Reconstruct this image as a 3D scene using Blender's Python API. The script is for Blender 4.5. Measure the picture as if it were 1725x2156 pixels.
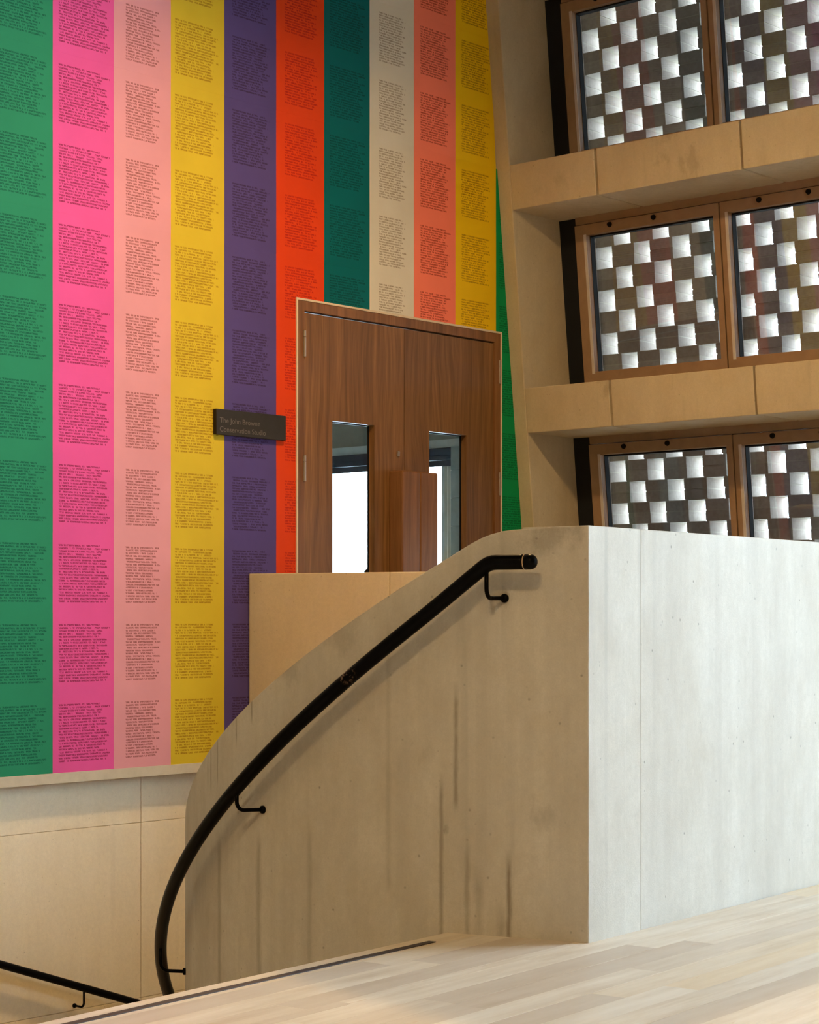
import bpy, bmesh, math, random
from math import sin, cos, pi, radians
from mathutils import Vector
random.seed(7)
for o in list(bpy.data.objects):
    bpy.data.objects.remove(o, do_unlink=True)
SC = bpy.context.scene
COL = SC.collection

# ---------------------------------------------------------------- camera
EYE = 0.90
cam_d = bpy.data.cameras.new('camera')
cam_d.sensor_fit = 'HORIZONTAL'; cam_d.sensor_width = 36.0
cam_d.lens = 36.0 * 4127.0 / 1725.0
cam_d.shift_y = 222.0 / 1725.0
cam_d.clip_end = 200
cam = bpy.data.objects.new('camera', cam_d); COL.objects.link(cam)
cam.location = (0, 0, EYE); cam.rotation_euler = (pi / 2, 0, 0)
SC.camera = cam

# ---------------------------------------------------------------- world: bright overcast sky
SKY = 31.5
world = bpy.data.worlds.new('overcast_sky'); SC.world = world; world.use_nodes = True
bg = world.node_tree.nodes['Background']
bg.inputs['Color'].default_value = (0.69, 0.855, 1.0, 1); bg.inputs['Strength'].default_value = SKY

# ---------------------------------------------------------------- exposure
vs = SC.view_settings
vs.view_transform = 'Standard'; vs.look = 'None'; vs.gamma = 1.0; vs.use_curve_mapping = False
vs.exposure = 0.0

# ceiling lamps (position, size, power, colour); built as fixtures further down
WARM = (1.0, 0.64, 0.27)
LAMPS = [((-1.2, -2.2, 5.6), 1.3, 400, 'square warm pendant light panel behind the viewer'),
         ((0.45, 9.35, 4.7), 0.40, 195, 'small square warm pendant light above the stairwell and landing'),
         ((-4.2, 1.6, 5.6), 1.0, 35, 'square warm pendant light over the left of the hall')]
# clear daylight window in the leaning facade, to the right of the view (facade x range, z range)
DAY_X0, DAY_X1, DAY_Z0, DAY_Z1 = 6.6, 10.6, 0.1, 8.0

# ================================================================ frames of the building
DA = Vector((0.66770264, 0.74442809, 0.0))        # along the poster wall, to the right and away
BR = Vector((0.74442809, -0.66770264, 0.0))       # along the facade, to the right and nearer
A0 = Vector((-1.91872062, 10.53, 0.0))
LEAN = 0.108884; SB = 4.194448
def AW(s, off, z):            # poster wall: s along, off towards the hall, z up
    p = A0 + DA * s + BR * off; return Vector((p.x, p.y, z))
def BW(x, y, z):              # facade: x along, y outwards, z up; the whole facade leans inwards as it rises
    p = A0 + DA * (SB - LEAN * z + y) + BR * x; return Vector((p.x, p.y, z))
CD = Vector((0.5955, 0.8033, 0)); CD.normalize()  # along the stair-top edge and the daylit parapet
CN = Vector((CD.y, -CD.x, 0))
def FW(t, o, z): p = CD * t + CN * o; return Vector((p.x, p.y, z))
P0 = Vector((0.49460641, 5.41443149, 0)); D_DIR = Vector((-0.90286, 0.42993, 0)); D_LEN = 0.46
R_ARC = 1.52533; TH0 = math.atan2(D_DIR.y, D_DIR.x); KP = P0 + D_DIR * D_LEN
def wall_path(l, off=0.0):    # face of the curving stair wall, l measured from the daylit corner
    if l < D_LEN: th = TH0; p = P0 + D_DIR * l
    else:
        th = TH0 - (l - D_LEN) / R_ARC
        p = KP + Vector((sin(TH0) - sin(th), cos(th) - cos(TH0), 0)) * R_ARC
    n = Vector((-sin(th), cos(th), 0))
    return p + n * off, n

# ================================================================ helpers
def link(o, parent=None):
    COL.objects.link(o)
    if parent is not None: o.parent = parent
    return o
def world_loc(p):
    v = Vector((0, 0, 0))
    while p is not None: v += p.location; p = p.parent
    return v
def mk(name, verts, faces, mat, parent=None, bevel=0.0, smooth=False, uvs=None, segs=2):
    verts = [Vector(v) for v in verts]
    lo = Vector([min(v[i] for v in verts) for i in range(3)]); hi = Vector([max(v[i] for v in verts) for i in range(3)])
    c = Vector(((lo.x + hi.x) / 2, (lo.y + hi.y) / 2, lo.z))
    me = bpy.data.meshes.new(name)
    me.from_pydata([tuple(v - c) for v in verts], [], faces)
    if uvs is not None:
        ul = me.uv_layers.new(name='UVMap')
        for i, uv in enumerate(uvs): ul.data[i].uv = uv
    else:
        b = bmesh.new(); b.from_mesh(me); bmesh.ops.recalc_face_normals(b, faces=b.faces); b.to_mesh(me); b.free()
    if smooth:
        for p in me.polygons: p.use_smooth = True
    me.materials.append(mat)
    o = bpy.data.objects.new(name, me); link(o, parent)
    o.location = c - (world_loc(parent) if parent else Vector((0, 0, 0)))
    if bevel > 0:
        m = o.modifiers.new('bevel', 'BEVEL'); m.width = bevel; m.segments = segs; m.limit_method = 'ANGLE'; m.angle_limit = radians(35)
    return o
HEX = [(0, 1, 2, 3), (4, 7, 6, 5), (0, 4, 5, 1), (1, 5, 6, 2), (2, 6, 7, 3), (3, 7, 4, 0)]
def hexv(fr, a0, a1, b0, b1, c0, c1):
    return [fr(a0, b0, c0), fr(a1, b0, c0), fr(a1, b1, c0), fr(a0, b1, c0), fr(a0, b0, c1), fr(a1, b0, c1), fr(a1, b1, c1), fr(a0, b1, c1)]
def box(name, fr, a0, a1, b0, b1, c0, c1, mat, parent=None, bevel=0.0):
    return mk(name, hexv(fr, a0, a1, b0, b1, c0, c1), HEX, mat, parent, bevel)
class MB:
    def __init__(s): s.v = []; s.f = []
    def add(s, v, f):
        n = len(s.v); s.v += [Vector(x) for x in v]; s.f += [tuple(i + n for i in q) for q in f]; return s
    def box(s, fr, *a): return s.add(hexv(fr, *a), HEX)
    def build(s, name, mat, parent=None, bevel=0.0, smooth=False): return mk(name, s.v, s.f, mat, parent, bevel, smooth)
def ring_slab(fr, a0, a1, c0, c1, h, b0, b1):
    """slab in the a-c plane, thickness b0..b1, with a rectangular hole h=(ha0,ha1,hc0,hc1)"""
    ha0, ha1, hc0, hc1 = h
    o = [(a0, c0), (a1, c0), (a1, c1), (a0, c1)]; i = [(ha0, hc0), (ha1, hc0), (ha1, hc1), (ha0, hc1)]
    v = [fr(a, b0, c) for a, c in o + i] + [fr(a, b1, c) for a, c in o + i]
    f = []
    for k in range(4):
        n = (k + 1) % 4
        f += [(k, n, 4 + n, 4 + k), (8 + k, 12 + k, 12 + n, 8 + n), (k, 8 + k, 8 + n, n), (4 + k, 4 + n, 12 + n, 12 + k)]
    return v, f
def prism(name, poly, z0, z1, mat, parent=None, bevel=0.0):
    n = len(poly)
    v = [Vector((p[0], p[1], z0)) for p in poly] + [Vector((p[0], p[1], z1)) for p in poly]
    f = [tuple(range(n))[::-1], tuple(range(n, 2 * n))] + [(i, (i + 1) % n, n + (i + 1) % n, n + i) for i in range(n)]
    return mk(name, v, f, mat, parent, bevel)
def tube_geo(pts, r, seg=20, caps=True):
    pts = [Vector(p) for p in pts]; v = []; f = []
    ref = None
    for i, p in enumerate(pts):
        t = (pts[min(i + 1, len(pts) - 1)] - pts[max(i - 1, 0)]).normalized()
        if ref is None:
            ref = Vector((0, 0, 1)) if abs(t.z) < 0.9 else Vector((1, 0, 0))
        a = (ref - t * ref.dot(t)).normalized(); b = t.cross(a); ref = a
        rr = r[i] if isinstance(r, (list, tuple)) else r
        for k in range(seg):
            w = 2 * pi * k / seg; v.append(p + a * (cos(w) * rr) + b * (sin(w) * rr))
    for i in range(len(pts) - 1):
        for k in range(seg):
            n = (k + 1) % seg; f.append((i * seg + k, i * seg + n, (i + 1) * seg + n, (i + 1) * seg + k))
    if caps:
        f.append(tuple(range(seg))[::-1]); m = (len(pts) - 1) * seg; f.append(tuple(range(m, m + seg)))
    return v, f
def tube(name, pts, r, mat, parent=None, seg=20):
    v, f = tube_geo(pts, r, seg); return mk(name, v, f, mat, parent, smooth=True)
def empty(name, loc):
    o = bpy.data.objects.new(name, None); link(o); o.location = loc; o.empty_display_size = 0.1; return o
def tag(o, label, cat, group=None, kind=None):
    o['label'] = label; o['category'] = cat
    if group: o['group'] = group
    if kind: o['kind'] = kind
    return o
def thing(name, loc, label, cat, group=None, kind=None): return tag(empty(name, loc), label, cat, group, kind)
S = 'structure'

# ================================================================ materials
class NT:
    def __init__(s, name):
        s.m = bpy.data.materials.new(name); s.m.use_nodes = True; s.t = s.m.node_tree; s.t.nodes.clear()
        s.out = s.t.nodes.new('ShaderNodeOutputMaterial')
    def n(s, kind, **kw):
        nd = s.t.nodes.new(kind)
        for k, v in kw.items(): setattr(nd, k, v)
        return nd
    def put(s, sock, val):
        if hasattr(val, 'is_output'): s.t.links.new(val, sock)
        elif isinstance(val, (tuple, list)) and len(val) == 3 and sock.type == 'RGBA': sock.default_value = (*val, 1)
        else: sock.default_value = val
    def M(s, op, a, b=0.0, c=None, clamp=False):
        nd = s.n('ShaderNodeMath', operation=op, use_clamp=clamp); s.put(nd.inputs[0], a); s.put(nd.inputs[1], b)
        if c is not None: s.put(nd.inputs[2], c)
        return nd.outputs[0]
    def mix(s, fac, a, b, mode='MIX'):
        nd = s.n('ShaderNodeMix', data_type='RGBA', blend_type=mode); s.put(nd.inputs[0], fac); s.put(nd.inputs[6], a); s.put(nd.inputs[7], b); return nd.outputs[2]
    def pos(s): return s.n('ShaderNodeNewGeometry').outputs['Position']
    def vmul(s, v, k):
        nd = s.n('ShaderNodeVectorMath', operation='MULTIPLY'); s.put(nd.inputs[0], v); nd.inputs[1].default_value = k; return nd.outputs[0]
    def dot(s, v, k):
        nd = s.n('ShaderNodeVectorMath', operation='DOT_PRODUCT'); s.put(nd.inputs[0], v); nd.inputs[1].default_value = k; return nd.outputs['Value']
    def comb(s, x, y, z):
        nd = s.n('ShaderNodeCombineXYZ'); s.put(nd.inputs[0], x); s.put(nd.inputs[1], y); s.put(nd.inputs[2], z); return nd.outputs[0]
    def noise(s, v, scale, detail=4.0, rough=0.55):
        nd = s.n('ShaderNodeTexNoise'); s.put(nd.inputs['Vector'], v); nd.inputs['Scale'].default_value = scale; nd.inputs['Detail'].default_value = detail; nd.inputs['Roughness'].default_value = rough; return nd.outputs['Fac']
    def white(s, v):
        nd = s.n('ShaderNodeTexWhiteNoise', noise_dimensions='3D'); s.put(nd.inputs['Vector'], v); return nd.outputs['Value']
    def rng(s, v, a, b, c, d):
        nd = s.n('ShaderNodeMapRange'); s.put(nd.inputs[0], v)
        for i, x in enumerate((a, b, c, d)): s.put(nd.inputs[1 + i], x)
        return nd.outputs[0]
    def bump(s, h, strength, dist):
        nd = s.n('ShaderNodeBump'); nd.inputs['Strength'].default_value = strength; nd.inputs['Distance'].default_value = dist; s.put(nd.inputs['Height'], h); return nd.outputs[0]
    def bsdf(s, col, rough=0.6, spec=0.5, metal=0.0, nrm=None, coat=0.0, coatr=0.2):
        b = s.n('ShaderNodeBsdfPrincipled'); s.put(b.inputs['Base Color'], col); s.put(b.inputs['Roughness'], rough)
        b.inputs['Specular IOR Level'].default_value = spec; b.inputs['Metallic'].default_value = metal
        b.inputs['Coat Weight'].default_value = coat; b.inputs['Coat Roughness'].default_value = coatr
        if nrm is not None: s.t.links.new(nrm, b.inputs['Normal'])
        s.t.links.new(b.outputs[0], s.out.inputs[0]); return s.m

def concrete(name, base, streak=0.25, blotch=0.25, pits=1.0, rough=0.78, runs=(), spots=()):
    T = NT(name); p = T.pos()
    bl = T.rng(T.noise(T.vmul(p, (1, 1, 0.6)), 1.9, 7, 0.66), 0.36, 0.66, 0.0, 1.0)
    bl2 = T.rng(T.noise(T.vmul(p, (1, 1, 0.55)), 8.5, 6, 0.66), 0.36, 0.66, 0.0, 1.0)
    wob = T.noise(p, 1.1, 2)
    st = T.rng(T.noise(T.comb(T.dot(p, (6.5, 0, 0)), T.dot(p, (0, 6.5, 0)), T.M('ADD', T.dot(p, (0, 0, 0.5)), T.M('MULTIPLY', wob, 1.5))), 1.0, 6, 0.66), 0.40, 0.66, 0.0, 1.0)
    drip = T.rng(T.noise(T.vmul(p, (15, 15, 0.45)), 1.0, 2, 0.4), 0.64, 0.76, 0.0, 1.0)
    gr = T.noise(p, 210, 2, 0.65)
    mot = T.rng(T.noise(p, 46, 4, 0.7), 0.36, 0.68, 0.0, 1.0)
    vo = T.n('ShaderNodeTexVoronoi'); T.put(vo.inputs['Vector'], p); vo.inputs['Scale'].default_value = 24
    pit = T.rng(vo.outputs['Distance'], 0.04, 0.13, 1.0, 0.0)
    pit = T.M('MULTIPLY', pit, T.rng(T.noise(p, 11, 2), 0.50, 0.58, 0.0, 1.0))
    col = T.mix(T.M('MULTIPLY', bl, blotch), base, tuple(b * k for b, k in zip(base, (0.74, 0.68, 0.60))))
    col = T.mix(T.M('MULTIPLY', bl2, blotch * 0.55), col, tuple(min(1, b * 1.16) for b in base))
    col = T.mix(T.M('MULTIPLY', st, streak), col, tuple(b * k for b, k in zip(base, (0.66, 0.63, 0.60))))
    col = T.mix(T.M('MULTIPLY', drip, streak), col, tuple(b * 0.5 for b in base))
    col = T.mix(T.M('MULTIPLY', mot, 0.20), col, tuple(b * 0.6 for b in base))
    col = T.mix(T.M('MULTIPLY', pit, 0.6 * pits), col, tuple(b * 0.28 for b in base))
    col = T.mix(T.rng(gr, 0.3, 0.7, 0.0, 0.22), col, tuple(b * 0.6 for b in base))
    if runs or spots:
        sep = T.n('ShaderNodeSeparateXYZ'); T.put(sep.inputs[0], p); acc = None; flat = T.vmul(p, (1, 1, 0)); rag = T.noise(T.vmul(p, (1, 1, 0.25)), 60, 3)
        for (x, y, z0, z1, wd, k) in runs:            # water runs down the cast face
            d = T.n('ShaderNodeVectorMath', operation='DISTANCE'); T.put(d.inputs[0], flat); d.inputs[1].default_value = (x, y, 0)
            m_ = T.M('MULTIPLY', T.rng(T.M('ADD', d.outputs['Value'], T.M('MULTIPLY', T.M('SUBTRACT', rag, 0.5), wd * 1.2)), wd * 0.15, wd, k, 0.0),
                     T.M('MULTIPLY', T.rng(sep.outputs[2], z0 - 0.01, z0 + 0.03, 0.0, 1.0), T.rng(sep.outputs[2], z1 - 0.07, z1, 1.0, 0.0)))
            acc = m_ if acc is None else T.M('MAXIMUM', acc, m_)
        for (c_, r_, k) in spots:                     # irregular damp spots
            d = T.n('ShaderNodeVectorMath', operation='DISTANCE'); T.put(d.inputs[0], p); d.inputs[1].default_value = c_
            m_ = T.rng(T.M('ADD', d.outputs['Value'], T.M('MULTIPLY', T.M('SUBTRACT', T.noise(T.vmul(p, (1, 1, 0.6)), 16, 5, 0.7), 0.5), r_ * 5.0)), r_ * 0.2, r_ * 1.25, k * 0.8, 0.0)
            acc = m_ if acc is None else T.M('MAXIMUM', acc, m_)
        col = T.mix(acc, col, tuple(b * k for b, k in zip(base, (0.30, 0.26, 0.20))))
    h = T.M('ADD', T.M('MULTIPLY', gr, 0.35), T.M('MULTIPLY', pit, -0.8))
    return T.bsdf(col, rough, 0.3, nrm=T.bump(h, 0.35, 0.004))
def plain(name, col, rough=0.5, spec=0.5, metal=0.0, var=0.08):
    T = NT(name); p = T.pos(); k = T.rng(T.noise(p, 14, 3), 0.3, 0.7, 0.0, 1.0)
    c = T.mix(k, tuple(x * (1 - var) for x in col), tuple(min(1.0, x * (1 + var)) for x in col))
    return T.bsdf(c, rough, spec, metal)
def wood_vertical(name, lo, hi, seams=True):
    T = NT(name); p = T.pos(); s = T.dot(p, tuple(DA)); b = T.dot(p, tuple(BR))
    sep = T.n('ShaderNodeSeparateXYZ'); T.put(sep.inputs[0], p); z = sep.outputs[2]
    leaf = T.M('FLOOR', T.M('MULTIPLY', T.M('SUBTRACT', s, 6.5587 + 0.0), 3.55))
    w = T.white(T.comb(leaf, 3.1, 0.7))
    wav = T.M('MULTIPLY', T.noise(T.comb(T.M('MULTIPLY', s, 2.0), w, T.M('MULTIPLY', z, 0.7)), 1.0, 2), 0.25)
    v = T.comb(T.M('ADD', T.M('MULTIPLY', T.M('ADD', s, wav), 26.0), T.M('MULTIPLY', w, 40)), T.M('MULTIPLY', b, 26), T.M('MULTIPLY', z, 0.9))
    g = T.noise(v, 1.0, 5, 0.62)
    fine = T.noise(T.vmul(p, (240, 240, 5)), 1.0, 2)
    col = T.mix(T.rng(g, 0.33, 0.68, 0.0, 1.0), lo, hi)
    col = T.mix(T.rng(fine, 0.35, 0.75, 0.0, 0.35), col, tuple(x * 0.45 for x in lo))
    if seams: col = T.mix(T.M('MULTIPLY', w, 0.42), col, tuple(x * 0.55 for x in lo))
    return T.bsdf(col, 0.5, 0.22, nrm=T.bump(fine, 0.08, 0.001))
def floor_wood(name):
    T = NT(name); p = T.pos(); oi = T.n('ShaderNodeObjectInfo'); rnd = oi.outputs['Random']
    t = T.dot(p, tuple(CD)); o = T.dot(p, tuple(CN))
    v = T.comb(T.M('ADD', T.M('MULTIPLY', t, 2.2), T.M('MULTIPLY', rnd, 37)), T.M('MULTIPLY', o, 26), T.M('MULTIPLY', rnd, 11))
    g = T.noise(v, 1.0, 6, 0.65)
    big = T.noise(T.comb(T.M('MULTIPLY', t, 1.3), T.M('MULTIPLY', o, 6), T.M('MULTIPLY', rnd, 9)), 1.0, 4, 0.6)
    col = T.mix(T.rng(g, 0.3, 0.72, 0.0, 1.0), (0.64, 0.545, 0.43), (0.90, 0.83, 0.73))
    col = T.mix(T.rng(big, 0.40, 0.70, 0.0, 0.6), col, (0.90, 0.87, 0.81))
    col = T.mix(T.rng(rnd, 0.0, 0.35, 0.60, 0.0), col, (0.55, 0.46, 0.385))
    col = T.mix(T.rng(rnd, 0.80, 1.0, 0.0, 0.65), col, (0.84, 0.67, 0.43))
    flaw = T.rng(T.noise(T.comb(T.M('MULTIPLY', t, 7), T.M('MULTIPLY', o, 46), 0.3), 1.0, 3), 0.70, 0.80, 0.0, 0.55)
    col = T.mix(flaw, col, (0.50, 0.27, 0.09))
    rough = T.rng(T.noise(p, 5, 4), 0.3, 0.7, 0.34, 0.5)
    return T.bsdf(col, rough, 0.5, nrm=T.bump(g, 0.05, 0.002))
def glass(name, ior=1.5, k=1.7, tint=(0.93, 0.95, 0.95)):
    T = NT(name); lw_ = T.n('ShaderNodeLayerWeight'); lw_.inputs[0].default_value = 0.5
    r0 = ((ior - 1) / (ior + 1)) ** 2                       # Schlick reflectance, the same from both sides
    f = T.M('ADD', T.M('MULTIPLY', T.M('POWER', lw_.outputs['Facing'], 5.0), 1 - r0), r0)
    f = T.M('MULTIPLY', f, k, clamp=True)
    tr = T.n('ShaderNodeBsdfTransparent'); tr.inputs[0].default_value = (*tint, 1)
    gl = T.n('ShaderNodeBsdfGlossy'); gl.inputs['Roughness'].default_value = 0.0
    mx = T.n('ShaderNodeMixShader'); T.put(mx.inputs[0], f); T.t.links.new(tr.outputs[0], mx.inputs[1]); T.t.links.new(gl.outputs[0], mx.inputs[2])
    T.t.links.new(mx.outputs[0], T.out.inputs[0]); return T.m
def print_sheet(name, paper, ink, left, right, seed, lines=20, top=0.125, bot=0.865):
    """coloured paper with a ragged block of small unreadable print (UV 0..1 over one sheet)"""
    T = NT(name); uv = T.n('ShaderNodeUVMap'); sp = T.n('ShaderNodeSeparateXYZ'); T.put(sp.inputs[0], uv.outputs[0])
    u, v = sp.outputs[0], sp.outputs[1]
    y = T.M('MULTIPLY', T.M('DIVIDE', T.M('SUBTRACT', T.M('SUBTRACT', 1.0, v), 1 - bot), bot - top), float(lines))
    ln = T.M('FLOOR', y); fy = T.M('SUBTRACT', y, ln)
    x = T.M('MULTIPLY', T.M('SUBTRACT', T.M('ADD', u, T.M('MULTIPLY', fy, -0.012)), left), 62.0)
    ch = T.M('FLOOR', x); fx = T.M('SUBTRACT', x, ch)
    rag = T.rng(T.white(T.comb(ln, seed, 5.3)), 0.0, 1.0, (right - left) * 62 * 0.76, (right - left) * 62)
    inx = T.M('MULTIPLY', T.M('GREATER_THAN', x, 0.0), T.M('LESS_THAN', x, rag))
    iny = T.M('MULTIPLY', T.M('GREATER_THAN', y, 0.0), T.M('LESS_THAN', y, float(lines)))
    word = T.M('GREATER_THAN', T.white(T.comb(ch, ln, seed)), 0.15)
    row = T.M('MULTIPLY', T.M('GREATER_THAN', fy, 0.24), T.M('LESS_THAN', fy, 0.84))
    sub = T.white(T.comb(T.M('FLOOR', T.M('MULTIPLY', x, 3.0)), T.M('FLOOR', T.M('MULTIPLY', fy, 5.0)), T.M('ADD', ln, seed * 3.7)))
    stroke = T.M('GREATER_THAN', sub, 0.22)
    gap = T.M('LESS_THAN', fx, 0.86)
    m = inx
    for q in (iny, word, row, stroke, gap): m = T.M('MULTIPLY', m, q)
    p = T.pos(); k = T.rng(T.noise(p, 3.0, 4), 0.3, 0.7, 0.0, 1.0)
    col = T.mix(k, tuple(c * 0.95 for c in paper), tuple(min(1, c * 1.05) for c in paper))
    col = T.mix(T.M('MULTIPLY', m, 0.90), col, ink)
    return T.bsdf(col, 0.7, 0.10)
def rail_paint(name):
    T = NT(name); p = T.pos()
    d = T.n('ShaderNodeVectorMath', operation='DISTANCE'); T.put(d.inputs[0], p); d.inputs[1].default_value = WORN
    near = T.rng(d.outputs['Value'], 0.006, 0.042, 0.8, 0.0)
    m = T.M('MULTIPLY', near, T.rng(T.noise(p, 75, 4, 0.7), 0.50, 0.60, 0.0, 1.0))
    c = T.mix(m, (0.003, 0.0035, 0.005), (0.42, 0.27, 0.19))
    return T.bsdf(c, 0.3, 0.04)
def emit(name, col, st):
    T = NT(name); e = T.n('ShaderNodeEmission'); e.inputs[0].default_value = (*col, 1); e.inputs[1].default_value = st
    T.t.links.new(e.outputs[0], T.out.inputs[0]); return T.m
def brick_mat(name):
    T = NT(name); p = T.pos(); r = T.n('ShaderNodeObjectInfo').outputs['Random']
    c = T.mix(r, (0.33, 0.285, 0.25), (0.44, 0.39, 0.345))
    c = T.mix(T.rng(T.noise(p, 40, 4), 0.35, 0.7, 0.0, 0.35), c, (0.16, 0.13, 0.11))
    return T.bsdf(c, 0.85, 0.2, nrm=T.bump(T.noise(p, 120, 3), 0.25, 0.003))

wq, wn = wall_path(0.700, 0.097)
WORN = (wq.x, wq.y, 0.746)
RUNS = []
for l_, z0_, z1_, w_, k_ in ((0.238, -0.02, 0.25, 0.012, 0.75), (0.262, -0.02, 0.10, 0.02, 0.35), (0.402, 0.35, 0.72, 0.010, 0.6), (0.447, -0.05, 0.46, 0.010, 0.55), (0.366, -0.02, 0.28, 0.012, 0.4), (0.33, -0.02, 0.2, 0.02, 0.3),
                             (1.165, -0.4, 0.25, 0.020, 0.42), (1.425, -0.5, 0.22, 0.020, 0.42), (0.92, -0.3, 0.3, 0.014, 0.25), (1.205, 0.57, 0.70, 0.007, 0.6), (1.30, 0.50, 0.62, 0.007, 0.6), (1.44, 0.36, 0.55, 0.007, 0.55), (1.50, 0.34, 0.53, 0.009, 0.5), (1.53, 0.33, 0.50, 0.006, 0.5), (0.62, 0.1, 0.9, 0.012, 0.2)):
    q_ = wall_path(l_)[0]; RUNS.append((q_.x, q_.y, z0_, z1_, w_, k_))
def on_flank(l_, z_): q_ = wall_path(l_)[0]; return (q_.x, q_.y, z_)
SPOTS = [(on_flank(0.15, 1.115), 0.05, 0.5), (on_flank(0.10, 1.140), 0.04, 0.5), (on_flank(0.05, 1.150), 0.035, 0.45), (on_flank(0.262, 0.955), 0.03, 0.5), (on_flank(0.50, 0.50), 0.035, 0.22), (on_flank(0.13, 0.34), 0.04, 0.3), (on_flank(1.0, 0.745), 0.05, 0.3), (on_flank(0.80, 0.86), 0.06, 0.3), (on_flank(0.44, 0.29), 0.012, 0.6)]
FSPOTS = [((1.617, 12.415, 3.953), 0.07, 0.28), ((1.614, 12.437, 3.823), 0.06, 0.28), ((1.767, 12.31, 3.749), 0.085, 0.33), ((0.999, 12.99, 3.811), 0.06, 0.22), ((0.851, 13.13, 3.763), 0.05, 0.2), ((1.301, 12.923, 2.419), 0.05, 0.4), ((1.254, 12.957, 2.47), 0.04, 0.4)]
M_CONC = concrete('stair_concrete', (0.61, 0.59, 0.535), 0.45, 0.80, 1.0, runs=RUNS, spots=SPOTS)
M_CONC_F = concrete('facade_concrete', (0.56, 0.475, 0.335), 0.18, 0.55, 0.8, spots=FSPOTS)
M_CONC_L = concrete('landing_concrete', (0.66, 0.57, 0.43), 0.12, 0.32, 0.7)
M_CONC_W = concrete('lower_wall_concrete', (0.82, 0.745, 0.585), 0.12, 0.30, 0.6)
M_PLASTER = plain('darkened_plaster', (0.26, 0.21, 0.15), 0.8, 0.2)  # unseen hall walls and ceiling, darkened to cut bounced daylight
M_DOOR = wood_vertical('walnut_veneer', (0.135, 0.060, 0.019), (0.300, 0.145, 0.050))
M_DOORF = wood_vertical('walnut_frame', (0.150, 0.064, 0.022), (0.265, 0.120, 0.044), False)
M_BEAD = plain('pale_bead', (0.62, 0.50, 0.36), 0.6)
M_FLOOR = floor_wood('pale_oak')
M_STRIP = plain('dark_nosing', (0.045, 0.032, 0.034), 0.6)
M_STEEL = plain('hinge_steel', (0.42, 0.35, 0.28), 0.38, 0.5, 0.85)
M_DARK = plain('dark_void', (0.004, 0.006, 0.010), 0.6, 0.3)
M_GASK = plain('black_gasket', (0.005, 0.006, 0.008), 0.6, 0.15)
M_BRONZE = plain('bronze_frame', (0.29, 0.185, 0.108), 0.45, 0.5, 0.0)
M_ALU = plain('bright_inner_edge', (0.55, 0.50, 0.46), 0.4)
M_GLASS = glass('clear_glass', 1.5, 1.2, (0.97, 0.98, 0.98))
M_SGLASS = glass('solar_control_glass', 1.5, 2.0, (0.73, 0.74, 0.74))
M_DGLASS = glass('door_glass', 1.5, 1.2, (0.88, 0.93, 0.94))
M_SIGN = plain('dark_bronze_plaque', (0.026, 0.021, 0.016), 0.6, 0.2)
M_LET = plain('raised_lettering', (0.115, 0.085, 0.065), 0.6)
M_RAIL = rail_paint('black_rail_paint')
M_BLACK = plain('black_paint', (0.003, 0.0035, 0.005), 0.3, 0.04)
M_CAPR = plain('bare_edge', (0.50, 0.36, 0.22), 0.45)
M_BRICK = brick_mat('buff_brick')
M_MORT = plain('mortar', (0.42, 0.38, 0.32), 0.9, 0.1)
M_BLIND = plain('navy_blind', (0.045, 0.062, 0.09), 0.6)
M_GREYW = plain('studio_grey', (0.33, 0.38, 0.36), 0.7)
M_BLOCK = plain('studio_block', (0.50, 0.56, 0.56), 0.7)
M_WHITE = plain('white_band', (0.85, 0.87, 0.88), 0.6)
M_CREAM = plain('cream_slat', (0.86, 0.80, 0.68), 0.7)
M_LIN = plain('lining_edge', (0.50, 0.45, 0.35), 0.8)

# ================================================================ floor, slabs and shell
Z_LOW = -3.2; Z_CEIL = 8.6; X_L = -7.0; Y_R = -6.0; X_R = 13.0
O_EDGE = -3.2482                                   # stair-top edge of the hall floor
O_C = CN.dot(P0); T_P0 = CD.dot(P0)
b_far = BW(3.0, 0.2, 0)
corner_c = FW(T_P0 + 6.2, O_C, 0)
hall = [FW(-9.6, O_EDGE, 0), FW(CD.dot(Vector((0.102, 5.59, 0))) + 0.05, O_EDGE, 0), P0 + D_DIR * 0.04 + CD * 0.1, FW(T_P0 + 2.6, O_C - 0.1, 0), FW(T_P0 + 4.2, O_C + 0.3, 0),
        BW(7.0, 0.3, 0), BW(15.5, 0.3, 0), Vector((X_R, Y_R, 0)), Vector((X_L, Y_R, 0))]
floor = prism('floor', hall, -0.30, -0.016, M_FLOOR)
tag(floor, 'pale oak plank floor of the hall in front of the concrete parapet', 'floor', kind=S)
W_PL = 0.095; row = 0
lens = [0.9, 1.25, 1.6, 1.1, 1.45]
o = O_EDGE
while o < -0.5:
    t = 1.2 - random.random() * 1.2
    if o < O_C - 0.01:
        # runs up to the end face of the parapet
        mid = o + W_PL / 2
        t_end = T_P0 + (mid - O_C) / (CN.dot(D_DIR)) * CD.dot(D_DIR) + 0.06
    else: t_end = 8.4
    while t < t_end - 0.02:
        L = random.choice(lens) * random.uniform(0.85, 1.15); t2 = min(t + L, t_end)
        if t_end - t2 < 0.3: t2 = t_end
        if t2 > 2.0:
            w2 = min(o + W_PL, O_C) if o < O_C - 0.01 else o + W_PL
            box('plank', FW, t + 0.0006, t2 - 0.0006, o + 0.0005, w2 - 0.0005, -0.016, random.uniform(-0.0002, 0.0002), M_FLOOR, floor)
        t = t2
    o = min(o + W_PL, O_C) if o < O_C - 0.01 else o + W_PL
box('plank_field', FW, -9.3, 1.2 + 0.8, O_EDGE, -0.5, -0.016, -0.0005, M_FLOOR, floor)['kind'] = 'stuff'
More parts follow.
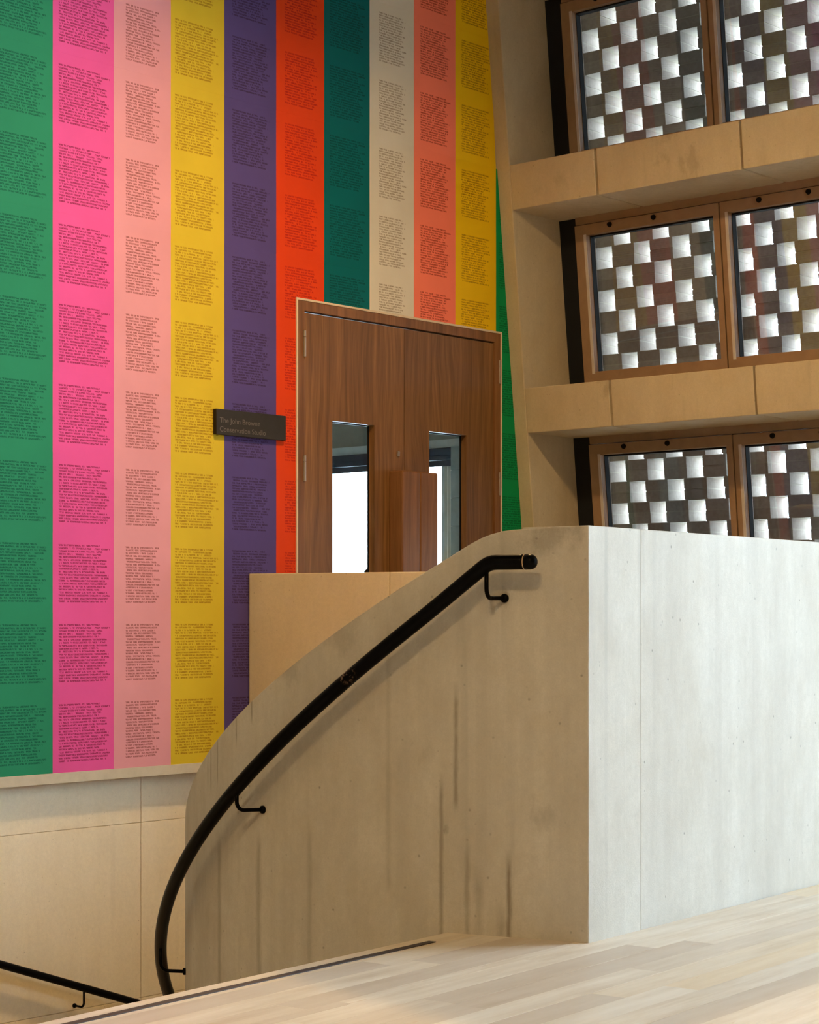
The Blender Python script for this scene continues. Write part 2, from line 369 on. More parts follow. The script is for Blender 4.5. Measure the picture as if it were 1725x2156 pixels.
st_v = box('nosing_strip', FW, -6.0, 4.405, O_EDGE + 0.050, O_EDGE + 0.074, 0.0, 0.0022, M_STRIP, floor)
st_v['label'] = 'dark anti-slip strip along the stair edge'

lowfl = prism('floor_lower', [(X_L - .3, Y_R - .3), (X_R + .3, Y_R - .3), (X_R + 9, 16), (X_L - .3, 20)], Z_LOW - 0.3, Z_LOW, M_CONC_W)
tag(lowfl, 'concrete floor at the foot of the stairwell', 'floor', kind=S)
ceil = prism('ceiling', [(X_L - .3, Y_R - .3), (X_R + .3, Y_R - .3), (X_R + 3, 16), (X_L - .3, 20)], Z_CEIL, Z_CEIL + 0.3, M_PLASTER)
tag(ceil, 'plain darkened ceiling high above the hall', 'ceiling', kind=S)
tag(prism('wall_left', [(X_L - .3, Y_R), (X_L, Y_R), (X_L, 8.0), (X_L - .3, 8.0)], Z_LOW, Z_CEIL, M_PLASTER), 'plain side wall left of the stairwell', 'wall', kind=S)
tag(prism('wall_rear', [(X_L - .3, Y_R - .3), (X_R + .3, Y_R - .3), (X_R + .3, Y_R), (X_L - .3, Y_R)], Z_LOW, Z_CEIL, M_PLASTER), 'darkened wall closing the hall behind the viewer', 'wall', kind=S)
tag(prism('wall_end', [(X_R, Y_R), (X_R + .3, Y_R), (X_R + .3, 5.0), (X_R, 5.0)], Z_LOW, Z_CEIL, M_PLASTER), 'darkened wall at the far right end of the hall', 'wall', kind=S)

# ================================================================ poster wall (wall_back)
DS0, DS1, DZ1 = 1.835, 3.807, 2.843                # door frame outline
wall = thing('wall_back', AW(0, 0, Z_LOW), 'long wall of coloured printed sheets above bare concrete panels with the door', 'wall', kind=S)
TW = 0.28
def A_end(z): return SB - LEAN * z + 0.35
def a_piece(name, s0, s1, z0, z1, off0, off1, mat, lean=False, bevel=0.0):
    if lean:
        v = [AW(s0, off0, z0), AW(A_end(z0), off0, z0), AW(A_end(z0), off1, z0), AW(s0, off1, z0), AW(s0, off0, z1), AW(A_end(z1), off0, z1), AW(A_end(z1), off1, z1), AW(s0, off1, z1)]
        return mk(name, v, HEX, mat, wall, bevel)
    return box(name, AW, s0, s1, off0, off1, z0, z1, mat, wall, bevel)
a_piece('lining_panel', -7.7, DS0, 0.006, Z_CEIL, -TW, -0.003, M_LIN)
a_piece('lining_panel', DS0, DS1, DZ1, Z_CEIL, -TW, -0.003, M_LIN)
a_piece('lining_panel', DS1, 4.3, 0.006, Z_CEIL, -TW, -0.003, M_LIN, True)
# bare concrete below the lining, set back, cast in panels with open joints
js = [-7.7, -4.1, -1.7, 0.703, 3.1, 5.2]; jz = [Z_LOW, -1.257, -0.262, 0.002]
for i in range(len(js) - 1):
    for j in range(len(jz) - 1):
        a_piece('concrete_panel', js[i] + 0.0015, js[i + 1] - 0.0015, jz[j] + 0.0010, jz[j + 1] - 0.0010, -TW - 0.1, -0.10, M_CONC_W, bevel=0.002)
a_piece('backing', -7.7, 5.2, Z_LOW, 0.0, -TW - 0.16, -TW - 0.09, M_CONC_W)
a_piece('lining_edge', -7.7, 1.43, 0.006, 0.062, -0.06, 0.006, M_LIN, bevel=0.002)

# columns of printed sheets
EDG = [-1.672, -1.255, -0.838, -0.420, 0.0, 0.420, 0.836, 1.2496, 1.671, 2.082, 2.494, 2.913, 3.327, 3.751, 4.20]
COLS = [  # paper, ink, left, right, label
    ((0.62, 0.58, 0.50), (0.25, 0.20, 0.15), 0.18, 0.84, 'off-white column of printed sheets at the far left beyond dark teal'),
    ((0.001, 0.115, 0.125), (0.001, 0.045, 0.045), 0.12, 0.88, 'dark teal column of printed sheets left of the outer orange column'),
    ((0.62, 0.055, 0.010), (0.20, 0.01, 0.01), 0.15, 0.85, 'orange column of printed sheets left of the green column'),
    ((0.020, 0.215, 0.115), (0.004, 0.075, 0.05), 0.06, 0.92, 'leaf green column of printed sheets at the left edge beside hot pink'),
    ((0.66, 0.085, 0.30), (0.18, 0.012, 0.06), 0.09, 0.93, 'hot pink column of sheets with small dark print'),
    ((0.63, 0.275, 0.32), (0.22, 0.07, 0.07), 0.20, 0.81, 'pale pink column of printed sheets between hot pink and yellow'),
    ((0.56, 0.415, 0.026), (0.27, 0.15, 0.01), 0.075, 0.90, 'yellow column of printed sheets between pale pink and purple'),
    ((0.080, 0.056, 0.20), (0.035, 0.018, 0.055), 0.145, 0.88, 'purple column of printed sheets behind the dark plaque'),
    ((0.62, 0.048, 0.006), (0.32, 0.010, 0.006), 0.17, 0.85, 'bright orange column of printed sheets meeting the left door jamb'),
    ((0.001, 0.115, 0.125), (0.001, 0.045, 0.045), 0.115, 0.90, 'dark teal column of printed sheets above the door'),
    ((0.62, 0.58, 0.50), (0.25, 0.20, 0.15), 0.205, 0.82, 'off-white column of printed sheets above the door'),
    ((0.86, 0.20, 0.125), (0.28, 0.025, 0.015), 0.15, 0.88, 'salmon column of printed sheets above the door'),
    ((0.76, 0.48, 0.006), (0.30, 0.16, 0.004), 0.145, 0.85, 'mustard yellow column of printed sheets next to the concrete pier'),
    ((0.003, 0.27, 0.085), (0.001, 0.10, 0.04), 0.075, 0.85, 'emerald green sliver of printed sheets between door jamb and concrete pier')]
PIT = 0.4318; Z0P = 0.062
def sheet_geo(s0, s1, z0, z1, fs0, fs1, fz0, lift, ra=None, rb=None):
    th = 0.0012
    ra = s1 if ra is None else ra; rb = s1 if rb is None else rb
    v = [AW(s0, lift, z0), AW(ra, lift, z0), AW(ra, lift + th, z0), AW(s0, lift + th, z0), AW(s0, lift, z1), AW(rb, lift, z1), AW(rb, lift + th, z1), AW(s0, lift + th, z1)]
    fs = HEX; uv = []
    sv = [(s0, z0), (ra, z0), (ra, z0), (s0, z0), (s0, z1), (rb, z1), (rb, z1), (s0, z1)]
    for q in fs:
        for i in q: uv.append(((sv[i][0] - fs0) / (fs1 - fs0), (sv[i][1] - fz0) / PIT))
    return v, fs, uv
for k, (paper, ink, lf, rt, lab) in enumerate(COLS):
    m = print_sheet('print_' + lab.split(' column')[0].split(' sliver')[0].replace(' ', '_').replace('-', '_'), paper, ink, lf, rt, 1.7 + 2.3 * k)
    s0, s1 = EDG[k], EDG[k + 1]
    e = thing('poster_strip', AW((s0 + s1) / 2, 0.003, Z0P), lab, 'poster', 'columns of coloured printed sheets on the wall')
    full = None; base_loc = None
    for j in range(13):
        z0 = Z0P + PIT * j; z1 = z0 + PIT
        lift = 0.0008 + 0.0006 * (j % 2) + 0.0004 * (k % 3)
        rects = [(s0, s1, z0, z1)]
        if s1 > DS0 and s0 < DS1 and z0 < DZ1:
            rects = []
            if s0 < DS0: rects.append((s0, DS0, z0, z1))
            if s1 > DS1: rects.append((DS1, s1, z0, z1))
            if z1 > DZ1: rects.append((max(s0, DS0), min(s1, DS1), DZ1, z1))
        for r in rects:
            if r[1] > 3.6:
                ea = SB - LEAN * r[2] + 0.004; eb = SB - LEAN * r[3] + 0.004
                if eb <= r[0] + 0.002: continue
                v, f, uv = sheet_geo(*r, s0, s1, z0, lift, min(r[1], ea), min(r[1], eb))
            else: v, f, uv = sheet_geo(*r, s0, s1, z0, lift)
            mk('sheet', v, f, m, e, uvs=uv)

# wall plaque
pl = thing('wall_sign', AW(1.44, 0.015, 1.965), 'dark bronze plaque with raised lettering mounted left of the door', 'sign')
box('plaque', AW, 1.160, 1.724, 0.004, 0.032, 1.964, 2.112, M_SIGN, pl, 0.002)
def wall_text(txt, s, z, w, h):
    cu = bpy.data.curves.new('lettering', 'FONT'); cu.body = txt; cu.extrude = 0.0; cu.size = 1.0
    o = bpy.data.objects.new('tmp', cu); COL.objects.link(o); bpy.context.view_layer.update()
    me = bpy.data.meshes.new_from_object(o.evaluated_get(bpy.context.evaluated_depsgraph_get()))
    bpy.data.objects.remove(o, do_unlink=True)
    xs = [v.co.x for v in me.vertices]; x0, x1 = min(xs), max(xs)
    n = len(me.vertices)
    vf = [AW(s + (v.co.x - x0) / (x1 - x0) * w, 0.0332, z + v.co.y * h) for v in me.vertices]
    fs = [tuple(p.vertices) for p in me.polygons]
    return mk('lettering', vf, fs, M_LET, pl)
wall_text('The John Browne', 1.186, 2.034, 0.322, 0.043)
wall_text('Conservation Studio', 1.186, 1.982, 0.368, 0.043)

# ================================================================ door
door = thing('door_1', AW(2.82, -0.05, 0.0), 'brown walnut double door with two narrow glass panels and box pulls', 'door', kind=S)
FWD = 0.060
def frame_u(s0, s1, z1, w, o0, o1, name, mat, bevel):
    v = [AW(s, off, z) for off in (o0, o1) for s, z in ((s0, 0), (s0, z1), (s1, z1), (s1, 0), (s1 - w, 0), (s1 - w, z1 - w), (s0 + w, z1 - w), (s0 + w, 0))]
    q = [(0, 1, 6, 7), (1, 2, 5, 6), (2, 3, 4, 5)]
    f = q + [tuple(i + 8 for i in reversed(r)) for r in q] + [(i, (i + 1) % 8, 8 + (i + 1) % 8, 8 + i) for i in range(8)]
    return mk(name, v, f, mat, door, bevel)
frame_u(DS0, DS1, DZ1, 0.013, -0.10, 0.012, 'pale_edge_bead', M_BEAD, 0.001)
frame_u(DS0 + 0.013, DS1 - 0.013, DZ1 - 0.013, FWD, -0.12, 0.008, 'door_frame', M_DOORF, 0.002)
LZ = DZ1 - 0.013 - FWD - 0.010
for (s0, s1, h0, h1, hs) in ((DS0 + 0.077, 2.828, 2.162, 2.545, 1.905), (2.832, DS1 - 0.077, 3.072, 3.448, 3.737 + 0.045)):
    v, f = ring_slab(AW, s0, s1, 0.008, LZ, (h0, h1, 0.62, 2.118), -0.062, -0.004)
    leaf = mk('door_leaf', v, f, M_DOOR, door, 0.0015)
    v, f = ring_slab(AW, h0 - 0.0, h1 + 0.0, 0.62, 2.118, (h0 + 0.006, h1 - 0.006, 0.626, 2.112), -0.061, -0.050)
    mk('glazing_bead', v, f, M_GASK, leaf)
    g = box('pane', AW, h0 + 0.004, h1 - 0.004, -0.056, -0.052, 0.624, 2.114, M_DGLASS, leaf)
    g['label'] = 'narrow clear glass panel'
    for z in (2.49, 1.73, 0.97, 0.21):
        c = AW(hs, 0.010, 0)
        hv = MB()
        for a, b in ((0, 0.118), (0.121, 0.158)):
            hv.add(*tube_geo([(c.x, c.y, z + a), (c.x, c.y, z + b)], 0.0095, 12))
        hv.box(AW, hs - 0.012, hs + 0.012, -0.006, 0.006, z + 0.01, z + 0.148)
        hv.build('hinge', M_STEEL, leaf)
for s0, s1 in ((2.680, 2.850), (2.8535, 3.026)):
    p_ = box('pull_handle', AW, s0, s1, -0.004, 0.113, 0.35, 1.836, M_DOORF, door, 0.010)
    p_['label'] = 'tall wooden box pull'
kc = AW(2.764, -0.004, 1.958)
v, f = tube_geo([kc, kc + BR * 0.012], 0.011, 14)
kb = MB(); kb.add(v, f); kb.box(AW, 2.753, 2.775, -0.004, 0.006, 1.935, 1.958); kb.build('lock', M_STEEL, door, 0.001)

# ================================================================ facade (wall_right): leaning concrete grid
fac = thing('wall_right', BW(1.5, 0.3, Z_LOW), 'leaning concrete facade of pier and deep ledges with window openings', 'wall', kind=S)
REV = 0.53
box('pier', BW, -0.42, 0.110, 0.0, REV, Z_LOW, Z_CEIL, M_CONC_F, fac, 0.006)
LEDGES = [(-0.84, -0.537), (0.66, 0.963), (2.16, 2.463), (3.66, 3.958), (5.16, 5.458)]
XJ = [0.110, 0.822, 1.926, 3.03, 4.13]
for (z0, z1) in LEDGES:
    for i in range(len(XJ) - 1):
        g0 = 0.0 if i == 0 else 0.009
        d = (0.0, 0.004, 0.001, 0.003)[i]
        box('ledge_block', BW, XJ[i] + g0, XJ[i + 1] - 0.009, d, REV + 0.02, z0, z1, M_CONC_F, fac, 0.005)
    box('ledge_core', BW, 0.10, 4.13, 0.03, REV, z0 + 0.012, z1 - 0.012, M_CONC_F, fac)
box('pier', BW, 4.13, DAY_X0, 0.0, REV, Z_LOW, Z_CEIL, M_CONC_F, fac)
box('wall_panel', BW, DAY_X0, DAY_X1, 0.0, REV, Z_LOW, DAY_Z0, M_CONC_F, fac)
box('wall_panel', BW, DAY_X0, DAY_X1, 0.0, REV, DAY_Z1, Z_CEIL, M_CONC_F, fac)
box('wall_panel', BW, DAY_X1, 17.5, 0.0, REV, Z_LOW, Z_CEIL, M_CONC_F, fac)
box('wall_panel', BW, 0.0, 4.2, REV, REV + 0.1, Z_LOW, 0.9, M_CONC_F, fac)
box('wall_panel', BW, 0.0, 4.2, REV, REV + 0.1, 5.3, Z_CEIL, M_CONC_F, fac)
dw = thing('window_daylight', BW((DAY_X0 + DAY_X1) / 2, 0.4, DAY_Z0), 'large clear window in the facade right of the view', 'window', kind=S)
nm = 3
for i in range(nm + 1):
    x = DAY_X0 + (DAY_X1 - DAY_X0) * i / nm
    box('mullion', BW, x - 0.03, x + 0.03, 0.36, 0.44, DAY_Z0, DAY_Z1, M_BRONZE, dw)
for z in (DAY_Z0 + 0.03, DAY_Z1 - 0.03): box('rail', BW, DAY_X0, DAY_X1, 0.36, 0.44, z - 0.03, z + 0.03, M_BRONZE, dw)
for i in range(nm):
    x0 = DAY_X0 + (DAY_X1 - DAY_X0) * i / nm; x1 = DAY_X0 + (DAY_X1 - DAY_X0) * (i + 1) / nm
    box('pane', BW, x0 + 0.03, x1 - 0.03, 0.395, 0.401, DAY_Z0 + 0.06, DAY_Z1 - 0.06, M_GLASS, dw)

# screened windows: three storeys, three lights each (the third just outside the view)
VY = REV
rows = [(4.10, 5.03, 5.16, 'top'), (2.60, 3.53, 3.66, 'middle'), (1.10, 2.03, 2.16, 'bottom')]
wins = [(0.262, 0.360, 1.385, 1.431), (1.440, 1.503, 2.53, 2.577), (2.586, 2.65, 3.67, 3.73)]
pos_word = ['next to the concrete pier', 'at the right edge, past the first mullion', 'beyond the right edge of the view']
wn_ = 0
for (gz0, gz1, sz, rw) in rows:
    box('shadow_gap', BW, 0.104, 0.268, VY - 0.012, VY + 0.05, gz0 - 0.15, sz + 0.02, M_DARK, fac)
    for gx in (1.4355, 2.5815): box('mullion_seal', BW, gx - 0.012, gx + 0.012, VY - 0.025, VY + 0.05, gz0 - 0.15, sz + 0.02, M_GASK, fac)
    box('header', BW, 0.262, 4.13, VY - 0.030, VY + 0.06, gz1 + 0.078, sz + 0.01, M_BRONZE, fac, 0.002)
    box('end_panel', BW, 3.735, 4.14, VY - 0.03, VY + 0.05, gz0 - 0.15, sz + 0.02, M_BRONZE, fac)
    for wi, (x0, gx0, gx1, x1) in enumerate(wins):
        wn_ += 1
        w = thing('window_%d' % wn_, BW((x0 + x1) / 2, VY, gz0), 'bronze framed window in the %s row %s' % (rw, pos_word[wi]), 'window', kind=S)
        v, f = ring_slab(BW, x0, x1, gz0 - 0.07, gz1 + 0.072, (gx0, gx1, gz0, gz1), VY - 0.045, VY + 0.055)
        mk('frame', v, f, M_BRONZE, w, 0.003)
        box('inner_edge', BW, gx0 - 0.022, gx0 - 0.001, VY - 0.050, VY - 0.044, gz0 - 0.015, gz1 + 0.004, M_ALU, w)
        v, f = ring_slab(BW, gx0, gx1, gz0, gz1, (gx0 + 0.003, gx1 - 0.006, gz0 + 0.006, gz1 - 0.010), VY - 0.004, VY + 0.042)
        mk('gasket', v, f, M_GASK, w)
        g = box('pane', BW, gx0 + 0.002, gx1 - 0.002, VY + 0.032, VY + 0.040, gz0 + 0.002, gz1 - 0.002, M_SGLASS, w)
        for bx in (x0 + 0.30, x0 + 0.66):
            c = BW(bx, VY - 0.046, gz1 + 0.046)
            v, f = tube_geo([c, c - DA * 0.014], [0.019, 0.014], 12)
            mk('bolt', v, f, M_GASK, w)

for a in ((-0.42, -0.34, REV, 0.85, 0.6, 5.9), (4.15, 4.23, REV, 0.85, 0.6, 5.9), (-0.42, 4.2, REV + 0.1, 0.85, 5.52, 5.62), (-0.42, 4.2, REV + 0.1, 0.85, 0.80, 0.90)):
    box('cavity_light_block', BW, *a, M_GASK, fac)  # black boxes added to keep sky light off the inner brick faces
# perforated brick screen outside the windows
scr = thing('wall_screen', BW(1.5, 0.95, 0.0), 'perforated screen of paired buff bricks outside the bronze windows', 'brick screen', kind=S)
BP, BWID, BDEP, RH, ZB = 0.325, 0.188, 0.215, 0.15, 0.065
YB = 0.85
vis = [(4.05, 5.06), (2.50, 3.58), (1.42, 2.08)]
bm_v = hexv(BW, 0, BWID, 0, BDEP, 0, 0.0665)
cb = bm_v[0].copy()
brick_me = bpy.data.meshes.new('brick'); brick_me.from_pydata([tuple(v - cb) for v in bm_v], [], HEX)
b_ = bmesh.new(); b_.from_mesh(brick_me); bmesh.ops.recalc_face_normals(b_, faces=b_.faces); b_.to_mesh(brick_me); b_.free()
brick_me.materials.append(M_BRICK)
rest = MB(); mort = MB(); cand = []
sl = world_loc(scr)
for r in range(6, 38):
    z = ZB + RH * r
    gap_left = 0.169 if r % 2 == 0 else 0.169 + BP / 2
    for c in range(-3, 12):
        x1 = gap_left + BP * c; x0 = x1 - BWID
        jx = random.uniform(-0.002, 0.002)
        seen = any(z > a - RH and z < b for a, b in vis) and -0.06 < x0 < 2.38
        mort.box(BW, x0 + 0.002, x1 - 0.002, YB + 0.004, YB + BDEP - 0.004, z - 0.001, z + RH + 0.001)
        for cz in (0.0045, 0.0790):
            jy = random.uniform(-0.0025, 0.0025)
            if seen: cand.append((x0 + jx, YB + jy, z + cz))
            else: rest.box(BW, x0, x1, YB, YB + BDEP, z + cz, z + cz + 0.0665)
random.shuffle(cand)
cand.sort(key=lambda q: abs(q[0] - 1.15))
for q in cand[:300]:
    o = bpy.data.objects.new('brick', brick_me); link(o, scr); o.location = BW(*q) - sl
for q in cand[300:]: rest.box(BW, q[0], q[0] + BWID, q[1], q[1] + BDEP, q[2], q[2] + 0.0665)
rest.build('bricks_beyond', M_BRICK, scr)['kind'] = 'stuff'
mort.build('mortar', M_MORT, scr)['kind'] = 'stuff'

# ================================================================ stair wall: daylit parapet and curving flank
sw = thing('wall_stair', P0 + Vector((0, 0, Z_LOW)), 'smooth cast concrete parapet with a sharp corner and a flank curving down the stairs', 'wall', kind=S)
Z_TOP = 1.1545
def top_z(l):
    if l <= 0.22: return Z_TOP - 0.034 * l
    z1 = Z_TOP - 0.034 * 0.22; zl = 1.107 - 0.552 * (l - 0.36)
    if l < 0.36:
        u = (l - 0.22) / 0.14; h = 0.14
        return (2*u**3 - 3*u**2 + 1) * z1 + (u**3 - 2*u**2 + u) * h * -0.034 + (-2*u**3 + 3*u**2) * 1.107 + (u**3 - u**2) * h * -0.552
    return zl
TH = 0.20; NS = 120; LMAX = 3.9
V = []; F = []
for i in range(NS + 1):
    l = LMAX * (i / NS)
    p, n = wall_path(l); q = p - n * TH; z = max(top_z(l), -2.5)
    if i == 0: q = P0 + CD * TH / max(0.2, CD.dot(-n))
    V += [Vector((p.x, p.y, Z_LOW)), Vector((p.x, p.y, z)), Vector((q.x, q.y, z)), Vector((q.x, q.y, Z_LOW))]
for i in range(NS):
    a = 4 * i; b = a + 4
    F += [(a, b, b + 1, a + 1), (a + 1, b + 1, b + 2, a + 2), (a + 2, b + 2, b + 3, a + 3), (a + 3, b + 3, b, a)]
F += [(0, 1, 2, 3), (4 * NS + 3, 4 * NS + 2, 4 * NS + 1, 4 * NS)]
fl = mk('curved_flank', V, F, M_CONC, sw, 0.003)
# daylit face: two cast panels with a slightly open joint
CDr = Vector((0.593, 0.805, 0)).normalized(); CNr = Vector((CDr.y, -CDr.x, 0))
def CW(t, o, z): p = P0 + CDr * t + CNr * o; return Vector((p.x, p.y, z))
p_j = 0.293
cn_ = box('parapet_panel', CW, 0.003, p_j - 0.0015, -0.22, 0.0, Z_LOW, Z_TOP, M_CONC, sw, 0.003)
box('parapet_panel', CW, p_j + 0.0015, 3.9, -0.22, -0.002, Z_LOW, Z_TOP, M_CONC, sw, 0.003)
box('parapet_core', CW, 0.03, 3.8, -0.19, -0.02, Z_LOW, Z_TOP - 0.01, M_CONC, sw)

# landing wall in front of the door
FD = -D_DIR
FL = AW(1.4361, 0, 0)
def FFW(a, b, z): p = FL + FD * a + Vector((-FD.y, FD.x, 0)) * b; return Vector((p.x, p.y, z))
lw = thing('wall_landing', FFW(1.5, 0.1, Z_LOW), 'plain warm concrete guard wall of the landing below the walnut door', 'wall', kind=S)
box('guard_panel', FFW, 0.012, 0.935, 0.0, 0.2, Z_LOW, 1.159, M_CONC_L, lw, 0.004)
box('guard_panel', FFW, 0.938, 3.4, 0.0, 0.2, Z_LOW, 1.159, M_CONC_L, lw, 0.004)
arc_pts = [wall_path(D_LEN + 0.2 * i, -0.1)[0] for i in range(0, 12)]
land = prism('floor_landing', [FFW(0.02, 0.1, 0), FFW(2.2, 0.1, 0)] + arc_pts[::-1] + [P0 + Vector((0.1, 0.1, 0)), FW(T_P0 + 3.6, O_C - 0.1, 0), BW(4.0, 0.2, 0), BW(0.0, 0.2, 0), AW(4.1, -0.02, 0)], -0.3, -0.002, M_FLOOR)
tag(land, 'oak floor of the landing in front of the walnut door', 'floor', kind=S)

# stairs turning down around the curving flank
stair = thing('staircase', wall_path(1.2, 1.2)[0] + Vector((0, 0, Z_LOW)), 'oak stairs turning down around the curving concrete flank', 'stairs', kind=S)
for i in range(13):
    l0 = 0.40 + 0.22 * i; l1 = l0 + 0.23
    a0 = radians(233.4 - 8.25 * i); a1 = radians(233.4 - 8.25 * (i + 1) - 0.4)
    p0 = wall_path(l0, 0.002)[0]; p1 = wall_path(l1, 0.002)[0]
    q0 = p0 + Vector((cos(a0), sin(a0), 0)) * 2.9; q1 = p1 + Vector((cos(a1), sin(a1), 0)) * 2.9
    z = -0.165 * (i + 1)
    prism('step', [p0, q0, q1, p1], z - 0.30, z, M_FLOOR, stair, 0.004)

# ================================================================ handrails
hr = thing('handrail', wall_path(0.2, 0.085)[0] + Vector((0, 0, 0.9)), 'thick black tubular handrail sweeping down the curving concrete flank', 'handrail')
RR = 0.0212; OFF = 0.085
def rail_z(l):
    if l < 0.262: return 1.053
    return 1.053 - 0.752 * (l - 0.262)
pts = []
l = 0.155
while l < 3.2:
    p, n = wall_path(l, OFF); pts.append(Vector((p.x, p.y, rail_z(l)))); l += 0.012 if l < 0.35 else 0.03
for i in range(2):
    pts = [pts[0]] + [(pts[j - 1] + pts[j] * 2 + pts[j + 1]) / 4 for j in range(1, len(pts) - 1)] + [pts[-1]]
tube('rail', pts, RR, M_RAIL, hr, 28)
e0 = pts[0]; dirc = (-D_DIR).normalized()
tube('joint_ring', [e0 - dirc * 0.001, e0 + dirc * 0.002], RR + 0.0004, M_CAPR, hr, 28)
cp = []; cr = []
for k in range(0, 9):
    w = (pi / 2) * k / 8
    cp.append(e0 + dirc * (0.016 + sin(w) * 0.020)); cr.append(max(0.0008, RR + 0.0002 - (1 - cos(w)) * RR * 0.9))
tube('end_cap', [e0 + dirc * 0.002] + cp, [RR + 0.0006] + cr, M_BLACK, hr, 28)
def bracket(parent, top, wallp, n, drop, mat, sgn=1):
    """stem down from the rail, quarter bend, arm back to the wall, round plate"""
    rb = 0.028; path = [top, top - Vector((0, 0, drop - rb))]
    c = top - Vector((0, 0, drop - rb)) - n * rb
    for k in range(1, 7):
        w = (pi / 2) * k / 6; path.append(c + n * (cos(w) * rb) - Vector((0, 0, sin(w) * rb)))
    end = Vector((wallp.x, wallp.y, top.z - drop)); path.append(end + n * 0.002)
    b = tube('bracket', path, 0.0062, mat, parent, 12)
    tube('wall_plate', [end - n * 0.001, end + n * 0.007, end + n * 0.010], [0.0125, 0.0125, 0.009], mat, b, 16)
for lb, dr in ((0.270, 0.081), (1.158, 0.058), (1.952, 0.088), (2.9, 0.085)):
    p, n = wall_path(lb, OFF); wp, _ = wall_path(lb - 0.02, 0)
    bracket(hr, Vector((p.x, p.y, rail_z(lb) - 0.012)), wp, n, dr, M_BLACK)

hr2 = thing('handrail', AW(-0.2, -0.015, -1.0), 'black handrail on the bare concrete wall at the lower left corner', 'handrail')
def r2z(s): return -0.92 - 0.364 * (s + 0.335)
tube('rail', [AW(s, -0.015, r2z(s)) for s in (-5.0, -2.0, -0.335, 0.2, 0.637, 1.2, 2.0)], RR, M_BLACK, hr2, 24)
for s in (-1.2, 0.226):
    bracket(hr2, AW(s, -0.015, r2z(s) - 0.012), AW(s, -0.10, 0), BR, 0.095, M_BLACK)

# ================================================================ conservation room behind the door
rm = thing('wall_studio', BW(-1.5, 0.1, 0), 'grey wall and pier with a bright window seen through the door panes', 'wall', kind=S)
WX0, WX1, WZ0, WZ1 = -1.80, -0.66, 0.35, 2.12
def BV(x, y, z): p = BW(x, y, 1.6); return Vector((p.x, p.y, z))   # the room's own lining stands upright
box('wall_above', BV, -6.2, -0.30, 0.10, 0.35, 2.175, 4.3, M_GREYW, rm)
box('white_band', BV, -6.2, -0.30, 0.04, 0.35, 2.117, 2.175, M_WHITE, rm)
box('sill_wall', BV, -6.2, -0.30, 0.10, 0.35, -0.3, WZ0, M_GREYW, rm)
for zz in range(9):
    box('block', BV, -0.652, -0.30, 0.02, 0.36, WZ0 + 0.2 * zz + 0.002, min(2.117, WZ0 + 0.2 * (zz + 1) - 0.002), M_BLOCK, rm, 0.002)
box('pier_core', BV, -0.645, -0.30, 0.03, 0.35, -0.3, 2.117, M_GREYW, rm)
box('pier_far', BV, -6.2, -3.4, 0.10, 0.35, -0.3, 2.117, M_GREYW, rm)
box('window_post', BV, -1.955, -1.915, 0.10, 0.20, WZ0, 2.117, M_WHITE, rm)
box('window_post', BV, -0.790, -0.745, 0.08, 0.18, WZ0, 2.117, M_WHITE, rm)
for i in range(3): box('slat', BV, -0.745 + 0.031 * i, -0.718 + 0.031 * i, 0.06, 0.075, WZ0, 2.0, M_CREAM, rm)
box('pane', BV, -3.4, -0.65, 0.22, 0.226, WZ0, 2.117, M_GLASS, rm)
bl = thing('roller_blind', BW(-1.6, 0.05, 1.985), 'dark navy roller blind half seen through the narrow door panes', 'blind')
box('housing', BV, -3.4, -0.655, 0.03, 0.10, 2.03, 2.115, M_BLIND, bl, 0.004)
box('bottom_bar', BV, -3.4, -0.655, 0.05, 0.075, 1.985, 2.028, M_BLIND, bl, 0.004)
ch = thing('studio_chair', BW(-1.17, -0.25, 0.0), 'black rounded chair back just showing at the foot of the left door pane', 'chair')
def chf(a, b, c): p = BW(-1.17, -0.25, 0) + BR * a + DA * b; return Vector((p.x, p.y, c))
bk = MB(); nb = 10
for i in range(nb):
    a0 = -0.24 + 0.48 * i / nb; a1 = a0 + 0.048
    def ht(a): return 1.315 - 0.9 * a * a * 4 * 0.35
    v = [chf(a0, 0, 0.62), chf(a1, 0, 0.62), chf(a1, 0.05, 0.62), chf(a0, 0.05, 0.62), chf(a0, 0, ht(a0)), chf(a1, 0, ht(a1)), chf(a1, 0.05, ht(a1)), chf(a0, 0.05, ht(a0))]
    bk.add(v, HEX)
bk.build('backrest', M_BLACK, ch)
box('seat', chf, -0.24, 0.24, -0.45, 0.02, 0.44, 0.50, M_BLACK, ch, 0.02)
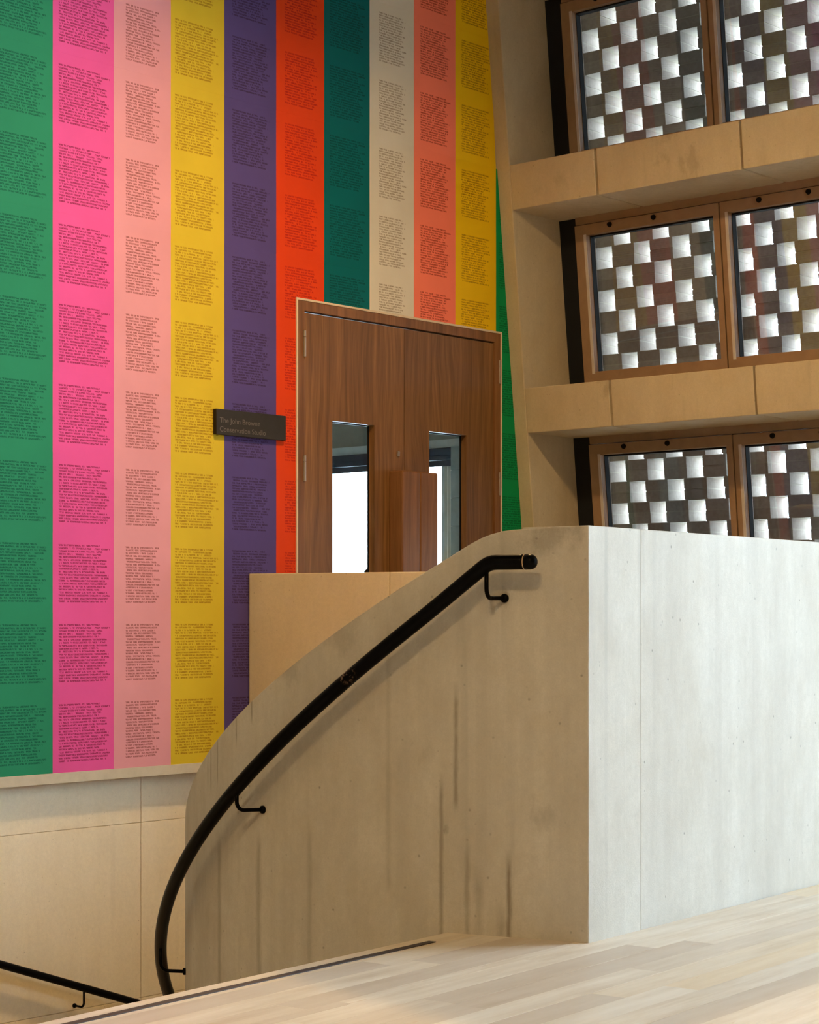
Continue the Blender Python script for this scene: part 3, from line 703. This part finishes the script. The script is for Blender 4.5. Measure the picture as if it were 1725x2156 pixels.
box('back_post', chf, -0.03, 0.03, 0.03, 0.06, 0.44, 0.8, M_BLACK, ch)
for a in (-0.2, 0.2):
    for b in (-0.42, -0.02): box('leg', chf, a - 0.015, a + 0.015, b - 0.015, b + 0.015, 0.0, 0.44, M_BLACK, ch)
tag(box('floor_studio', BW, -6.2, -0.46, -7.0, 0.35, -0.3, 0.0, M_GREYW), 'grey floor of the room behind the door', 'floor', kind=S)
tag(box('ceiling_studio', BW, -6.2, -0.26, -7.0, 0.35, 4.3, 4.45, M_GREYW), 'dark ceiling of the room behind the door', 'ceiling', kind=S)
tag(box('wall_studio_far', BW, -6.4, -6.2, -7.0, 0.4, -0.3, 4.4, M_GREYW), 'grey far wall of the room behind the door', 'wall', kind=S)
tag(box('wall_studio_side', BW, -6.4, -0.28, -7.2, -7.0, -0.3, 4.4, M_GREYW), 'grey side wall of the room behind the door', 'wall', kind=S)

# ================================================================ ceiling lights (out of view)
M_DIFF = emit('warm_diffuser', WARM, 3.0)
for (pos, size, power, lab) in LAMPS:
    t_ = thing('ceiling_light', Vector((pos[0], pos[1], pos[2])), lab, 'light', 'warm ceiling lights of the hall')
    def lf(a, b, c): return Vector((pos[0] + a, pos[1] + b, pos[2] + c))
    h = size / 2
    v, f = ring_slab(lambda a, b, c: lf(a, c, b), -h - 0.05, h + 0.05, -h - 0.05, h + 0.05, (-h, h, -h, h), 0.0, 0.12)
    mk('housing', v, f, M_BRONZE, t_)
    box('top_plate', lf, -h, h, -h, h, 0.10, 0.12, M_BRONZE, t_)
    box('diffuser', lf, -h, h, -h, h, 0.03, 0.05, M_DIFF, t_)
    for cx in (-h, h): tube('cable', [lf(cx, 0, 0.11), lf(cx, 0, Z_CEIL - pos[2])], 0.004, M_BLACK, t_, 8)
    ld = bpy.data.lights.new('lamp', 'AREA'); ld.shape = 'SQUARE'; ld.size = size; ld.energy = power; ld.color = WARM
    lo = bpy.data.objects.new('lamp', ld); link(lo, t_); lo.location = (0, 0, 0.02)
